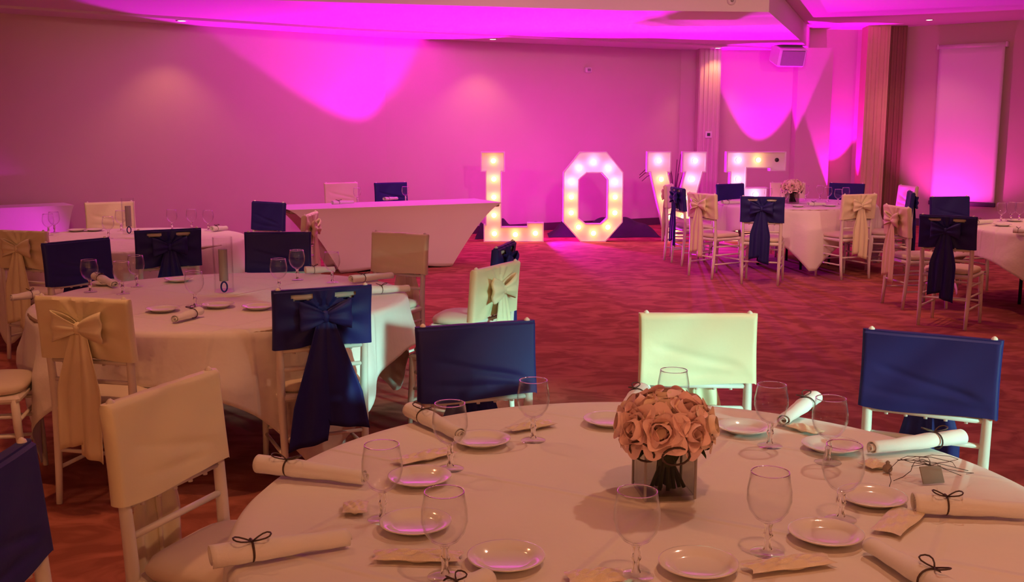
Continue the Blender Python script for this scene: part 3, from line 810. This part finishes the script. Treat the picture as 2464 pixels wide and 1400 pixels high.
def make_bouquet(seed=1):
    rn = random.Random(seed)
    r = empty('rose_bouquet')
    core = MB()
    def cs(u, v):
        a = u * 2 * PI; rad = (.0005 + .016 * math.sin(PI * min(1, .08 + .62 * v))) * (1 + .12 * math.sin(3*a + 5*v))
        return (rad * math.cos(a), rad * math.sin(a), .004 + .030 * v)
    core.grid(cs, 14, 8, wrap=True)
    pm = []
    for (w_, h_, cup, curl) in ((.017, .030, .9, .0), (.023, .033, .7, .012), (.027, .034, .5, .022)):
        pm.append(petal_mesh(w_, h_, cup, curl))
    cm = None; pmeshes = [None]*3; pm2 = {}
    cen = Vector((0, 0, .150)); dirs = []
    rows = ((0, 1), (45, 6), (80, 9))
    for el, n in rows:
        for k in range(n):
            a = 2 * PI * (k + .5 * (n % 2)) / n + rn.uniform(-.1, .1); e = math.radians(el + rn.uniform(-5, 5))
            dirs.append(Vector((math.sin(e)*math.cos(a), math.sin(e)*math.sin(a), math.cos(e))))
    shared = {}
    for i, d in enumerate(dirs):
        m = M_rose if (i * 7) % 5 else M_rose2
        key = m.name
        if key not in shared:
            o = core.build('rose', m, r, True); shared[key] = [o.data]
        else:
            o = bpy.data.objects.new('rose', shared[key][0]); COL.objects.link(o); o.parent = r
        pos = cen + Vector((d.x * .076, d.y * .076, d.z * .046 + .004))
        o.location = pos; q = d.to_track_quat('Z', 'Y').to_matrix().to_4x4() @ Matrix.Rotation(rn.uniform(0, 6), 4, 'Z')
        o.rotation_euler = q.to_euler(); sc = rn.uniform(1.3, 1.55); o.scale = (sc, sc, sc)
        idx = 1
        for ring, (cnt, tilt, rad) in enumerate(((3, -.10, .006), (4, .30, .009), (5, .72, .010))):
            for k in range(cnt):
                if len(shared[key]) <= ring + 1:
                    po = pm[ring].build('petal', m, o, True); shared[key].append(po.data)
                else:
                    po = bpy.data.objects.new('petal', shared[key][ring + 1]); COL.objects.link(po); po.parent = o
                a = 2*PI*k/cnt + ring*.6 + rn.uniform(-.15, .15)
                M = Matrix.Rotation(a, 4, 'Z') @ Matrix.Translation((0, rad, .002)) @ Matrix.Rotation(-tilt, 4, 'X')
                po.matrix_local = M
    for k in range(22):
        a = rn.uniform(0, 6.28); r0 = rn.uniform(.004, .022); b = a + rn.uniform(-.5, .5); r1 = rn.uniform(.012, .046)
        MB().tube([(r0*math.cos(a), r0*math.sin(a), .135), (r0*.9*math.cos(a), r0*.9*math.sin(a), .085), (r1*math.cos(b), r1*math.sin(b), .004)], .0052, 6).build('stem', M_stem, r, True)
    MB().lathe([(.020, .06), (.023, .10), (.03, .125), (.045, .14)], 16).build('stem_wrap', M_leaf, r, True)
    for k in range(7):
        a = 2*PI*k/7 + .3
        def leaf(u, v, a=a):
            x = (u-.5)*2*.016*math.sin(PI*v)**.8; rad = .05 + .055*v
            return Vector((rad*math.cos(a) - x*math.sin(a), rad*math.sin(a) + x*math.cos(a), .128 - .03*v*v + .004*math.cos(6*u)))
        MB().grid(leaf, 4, 6).build('leaf', M_leaf, r, True)
    for (a, rr, zz_) in ((-.35, .03, .135), (-.1, .026, .125), (-2.3, .032, .118), (3.0, .026, .12), (-1.5, .03, .115)):
        c = Vector((.105*math.cos(a), .105*math.sin(a), zz_)); t = Vector((-math.sin(a), math.cos(a), 0))
        pts = [c + t*rr*math.cos(2*PI*j/14)*1.1 + Vector((.3*math.cos(a)*rr*math.sin(2*PI*j/14), .3*math.sin(a)*rr*math.sin(2*PI*j/14), rr*.8*math.sin(2*PI*j/14))) for j in range(15)]
        MB().tube(pts, .0028, 6).build('wire_loop', M_wire, r, True)
    return r
vz = at(1600, 1196, ZT)
v1 = make_vase(); v1.location = (vz.x, vz.y + .03, ZT + .001); v1.rotation_euler = (0, 0, .12)
tag(v1, 'square clear glass vase holding peach roses on the foreground table', 'vase')
b1 = make_bouquet(); b1.location = (vz.x + .005, vz.y + .03, ZT + .012)
tag(b1, 'domed bouquet of peach roses with dark wire loops', 'bouquet')
v2 = copy_tree(v1); q = at(1905, 489, ZT); v2.location = (q.x, q.y, ZT + .001); tag(v2, 'small square glass vase on the far right table', 'vase')
b2 = copy_tree(b1); b2.location = (q.x, q.y, ZT + .012); b2.scale = (1.1, 1.1, 1.1); tag(b2, 'small orange rose bouquet on the far right table', 'bouquet')
# ------------------------------------------------------------------ items on the other tables
G2 = 'goblets on the middle left table'
for px, py, lb in ((218, 703, 'goblet on the middle table before the far left navy cover'), (330, 690, 'goblet on the middle table left of the cylinder vase'),
                   (296, 708, 'low goblet between two taller ones on the middle table'), (470, 738, 'goblet on the middle table nearest the ivory bow chair'),
                   (716, 674, 'goblet in front of the navy cover at the far side of the middle table'), (800, 680, 'goblet beside the white napkin on the middle table'),
                   (672, 700, 'goblet right of the cylinder vase on the middle table')):
    goblet(px, py, lb, G2)
P2 = 'side plates on the middle left table'
for px, py, lb in ((525, 738, 'plate under the cylinder vase on the middle table'), (392, 748, 'plate left of the bundled napkin on the middle table'),
                   (255, 684, 'plate by the far left goblets of the middle table'), (430, 676, 'plate at the far side of the middle table'),
                   (622, 742, 'plate left of the navy bowed chair on the middle table')):
    plate(px, py, lb, P2)
N2 = 'rolled napkins on the middle left table'
for a, b, lb in (((735, 652), (805, 648), 'napkin before the far navy cover on the middle table'), ((845, 674), (944, 662), 'white napkin pointing to the ivory chair on the middle table'),
                 ((890, 700), (985, 693), 'green lit napkin at the right edge of the middle table'), ((80, 712), (40, 716), 'napkin at the left edge of the middle table'),
                 ((480, 752), (420, 768), 'bundled napkin at the front of the middle table'), ((220, 662), (290, 690), 'napkin leaning by the left goblets of the middle table')):
    napkin(a, b, lb, N2)
def cyl_vase(px, py, label, h=.30, rad=.052):
    p = at(px, py, ZT); r = empty('cylinder_vase', (p.x, p.y, ZT + .001))
    MB().lathe([(.0005, .0), (rad, .0), (rad, h), (rad-.004, h), (rad-.004, .012), (.0005, .012)], 28).build('glass', M_glass, r, True, auto=40)
    MB().lathe([(.022, .06), (.024, .06), (.024, h*.78), (.022, h*.78), (.0005, h*.78)], 16).build('inner_candle', M_grey, r, True, auto=40)
    a = math.atan2(-p.y, -p.x); c = Vector((rad+.003) * Vector((math.cos(a), math.sin(a), 0))); t = Vector((-math.sin(a), math.cos(a), 0))
    pts = [c + t*.016*math.cos(2*PI*j/16) + Vector((0, 0, .035 + .027*math.sin(2*PI*j/16))) for j in range(17)]
    MB().tube(pts, .0045, 6).build('ring_emblem', M_navy, r, True)
    return tag(r, label, 'vase', 'tall glass cylinders with a ring emblem')
cyl_vase(540, 702, 'tall glass cylinder with dark ring on the middle table')
cyl_vase(311, 562, 'tall glass cylinder with dark ring on the back left table')
G3 = 'goblets on the back left table'
for px, py, lb in ((132, 560, 'goblet before the magenta side table'), (118, 566, 'goblet at the left of the back left table'), (262, 574, 'goblet left of the back cylinder vase, nearer'),
                   (292, 556, 'goblet beside the back cylinder vase'), (462, 552, 'goblet on the back left table above the navy bow chair'),
                   (502, 555, 'goblet right end of the back left table'), (415, 553, 'goblet left above the navy bow chair')):
    goblet(px, py, lb, G3)
for px, py, lb in ((185, 556, 'plate at the far left of the back left table'), (228, 555, 'plate in the middle of the back left table'), (400, 560, 'plate behind the navy bowed chair, back left table')):
    plate(px, py, lb, 'side plates on the back left table')
napkin((510, 552), (545, 548), 'napkin at the right end of the back left table', 'rolled napkins on the back left table')
G4 = 'goblets on the head table'
for px, py, lb in ((860, 488, 'goblet by the white chair on the long head table'), (976, 484, 'goblet by the navy chair on the long head table')):
    goblet(px, py, lb, G4)
napkin((800, 489), (850, 486), 'napkin before the white chair on the head table', 'napkins on the head table')
napkin((925, 480), (955, 477), 'napkin before the navy chair on the head table', 'napkins on the head table')
G5 = 'goblets on the far right table'
for px, py, lb in ((1848, 489, 'goblet left of the small bouquet, behind the navy bow'), (1938, 482, 'goblet just right of the small bouquet'), (1972, 481, 'goblet midway along the far right table'),
                   (1992, 486, 'goblet left of the navy chair beside the column'), (2016, 492, 'goblet before the dark chair on the far right table'), (2034, 487, 'goblet at the right of the far right table'),
                   (1886, 496, 'goblet before the small bouquet')):
    goblet(px, py, lb, G5)
for px, py, lb in ((1920, 497, 'plate in front of the small bouquet'), (1998, 496, 'plate before the navy chair by the column on the far right table')):
    plate(px, py, lb, 'side plates on the far right table')
napkin((1945, 492), (1985, 491), 'napkin in the middle of the far right table', 'napkins on the far right table')
napkin((1738, 488), (1785, 486), 'napkin at the left of the far right table', 'napkins on the far right table')
G6 = 'goblets on the right edge table'
for px, py, lb in ((2408, 533, 'goblet below the projection screen corner'), (2432, 531, 'goblet second from the right frame edge'), (2452, 532, 'goblet at the right frame edge')):
    goblet(px, py, lb, G6)
for px, py, lb in ((2412, 543, 'plate nearest on the right edge table'), (2440, 532, 'plate behind the goblets on the right edge table')):
    plate(px, py, lb, 'side plates on the right edge table')
napkin((2335, 537), (2385, 532), 'long napkin at the left of the right edge table', 'napkins on the right edge table')
napkin((2440, 556), (2480, 558), 'napkin cut off by the right frame edge', 'napkins on the right edge table')
# ------------------------------------------------------------------ wall and ceiling fittings
dR = (PE - PC).normalized(); nR = Vector((dR.y, -dR.x, 0)) * 1.0
if nR.y > 0: nR = -nR
rzR = math.atan2(dR.y, dR.x)
s0 = 1.40; wS = 1.0
base = PC + dR * (s0 + wS/2) + nR * .10
r = empty('projection_screen', (base.x, base.y, 0), rzR)
def scr(u, v): return ((u-.5)*wS, .006*math.sin(5*u+2*v)*math.sin(PI*v), .44 + 2.46*v)
MB().grid(scr, 16, 24).build('screen_sheet', M_screen, r, True, solid=.002)
MB().tube([(-wS/2-.04, .015, 2.92), (wS/2+.04, .015, 2.92)], .035, 12).build('roller_case', M_plastic, r, True)
MB().bbox(-wS/2-.02, wS/2+.02, -.02, .02, .37, .44, .006).build('bottom_bar', M_black, r)
for s in (-1, 1): MB().bbox(s*(wS/2+.02)-.015, s*(wS/2+.02)+.015, -.02, .09, 2.88, 2.96, .004).build('bracket', M_plastic, r)
tag(r, 'tall white projection screen hanging on the right wall', 'screen')
# wall speaker hung near the pillar
p = Vector((4.50, 17.35, 0))
r = empty('wall_speaker', (p.x, p.y, 2.66), .2)
MB().bbox(-.24, .24, -.18, .18, 0, .30, .02, Matrix.Rotation(.35, 4, 'X')).build('cabinet', M_plastic, r)
MB().bbox(-.20, .20, -.195, -.178, .03, .27, .008, Matrix.Rotation(.35, 4, 'X')).build('grille', M_grey, r)
MB().box(-.06, .06, .02, .40, .20, .24).build('bracket', M_black, r)
tag(r, 'pale box speaker mounted high beside the far pillar', 'speaker')
dB = (PB - PA).normalized(); nB = Vector((dB.y, -dB.x, 0))
q = PA + dB * 3.42 + nB * .03
r = empty('motion_sensor', (q.x, q.y, 2.50), math.atan2(dB.y, dB.x))
MB().bbox(-.055, .055, -.04, .028, 0, .085, .012).build('housing', M_plastic, r); MB().bbox(-.03, .03, -.046, -.038, .02, .06, .004).build('lens', M_grey, r)
tag(r, 'small white motion sensor on the wall above the letters', 'sensor')
r = empty('wall_control', (3.28, 17.47, 1.46))
MB().bbox(-.055, .055, -.012, .014, 0, .11, .004).build('plate', M_plastic, r); MB().bbox(-.026, .026, -.018, -.010, .03, .082, .003).build('display', M_black, r)
tag(r, 'small square wall control on the pinkish pilaster', 'wall control')
# ceiling fittings
def vent(px, py, z, w_, d_, label):
    p = at(px, py, z); r = empty('ceiling_vent', (p.x, p.y, z), .3)
    MB().bbox(-w_/2, w_/2, -d_/2, d_/2, -.012, -.001, .004).build('frame', M_plastic, r)
    for k in range(4):
        yy = -d_/2 + d_*(k+.5)/4
        MB().bbox(-w_/2+.03, w_/2-.03, yy-.014, yy+.014, -.020, -.010, .003).build('slat', M_grey, r)
    tag(r, label, 'vent', 'ceiling vents')
vent(1470, 105, ZS, 1.0, .25, 'long vent in the magenta soffit above the letter O')
r = empty('smoke_detector', (2.52, 12.275, 3.07)); r.rotation_euler = (PI/2, 0, .1)
MB().lathe([(.05, .0), (.05, .02), (.04, .035), (.0005, .04)], 20).build('body', M_plastic, r, True); MB().lathe([(.02, .036), (.018, .05), (.0005, .051)], 12).build('sensor', M_grey, r, True)
tag(r, 'small round detector on the pale bulkhead at the top edge', 'smoke detector')
# black drape heaped on the floor behind the letters and a vase of twigs
rn = random.Random(11)
for (xa, xb, yy, lb) in ((.55, 2.24, 15.8, 'crumpled black drape on the floor behind the letters O and V'), (-.55, .05, 15.55, 'small crumpled black drape left of the letter L foot')):
    def heap(u, v, xa=xa, xb=xb, yy=yy):
        x = xa + (xb-xa)*u; e = math.sin(PI*v) ** .6 * min(1, 8*u, 8*(1-u))
        return (x, yy + (v-.5)*.7 + .05*math.sin(9*u), max(.004, e*(.17 + .05*math.sin(11*u+3*v) + .03*math.sin(23*u-5*v) + .10*u)))
    tag(MB().grid(heap, 60, 14).build('black_drape', M_black_cloth, None, True), lb, 'drape', 'black drapes behind the letters')
r = empty('twig_vase', (2.42, 15.5, 0))
MB().lathe([(.0005, 0), (.09, 0), (.11, .1), (.08, .3), (.05, .42), (.065, .46), (.055, .46), (.04, .42), (.0005, .40)], 20).build('vase', M_black, r, True)
for k in range(13):
    a = 2.6 + rn.uniform(-1.5, 1.5) if k < 7 else rn.uniform(-2, 2); sp = rn.uniform(.1, .35) if k > 3 else rn.uniform(.5, .75); h = rn.uniform(.95, 1.25) if k > 3 else rn.uniform(.9, 1.05)
    pts = [(sp*t**1.3*math.cos(a), .5*sp*t**1.3*math.sin(a), .42 + (h-.42)*(t if k > 3 else math.sin(t*2.2)/math.sin(1.57))) for t in [j/8 for j in range(9)]]
    MB().tube(pts, [.013*(1-.6*j/8) for j in range(9)], 5).build('twig', M_wire, r, True)
tag(r, 'dark vase of bare arching twigs behind the letter V', 'vase')
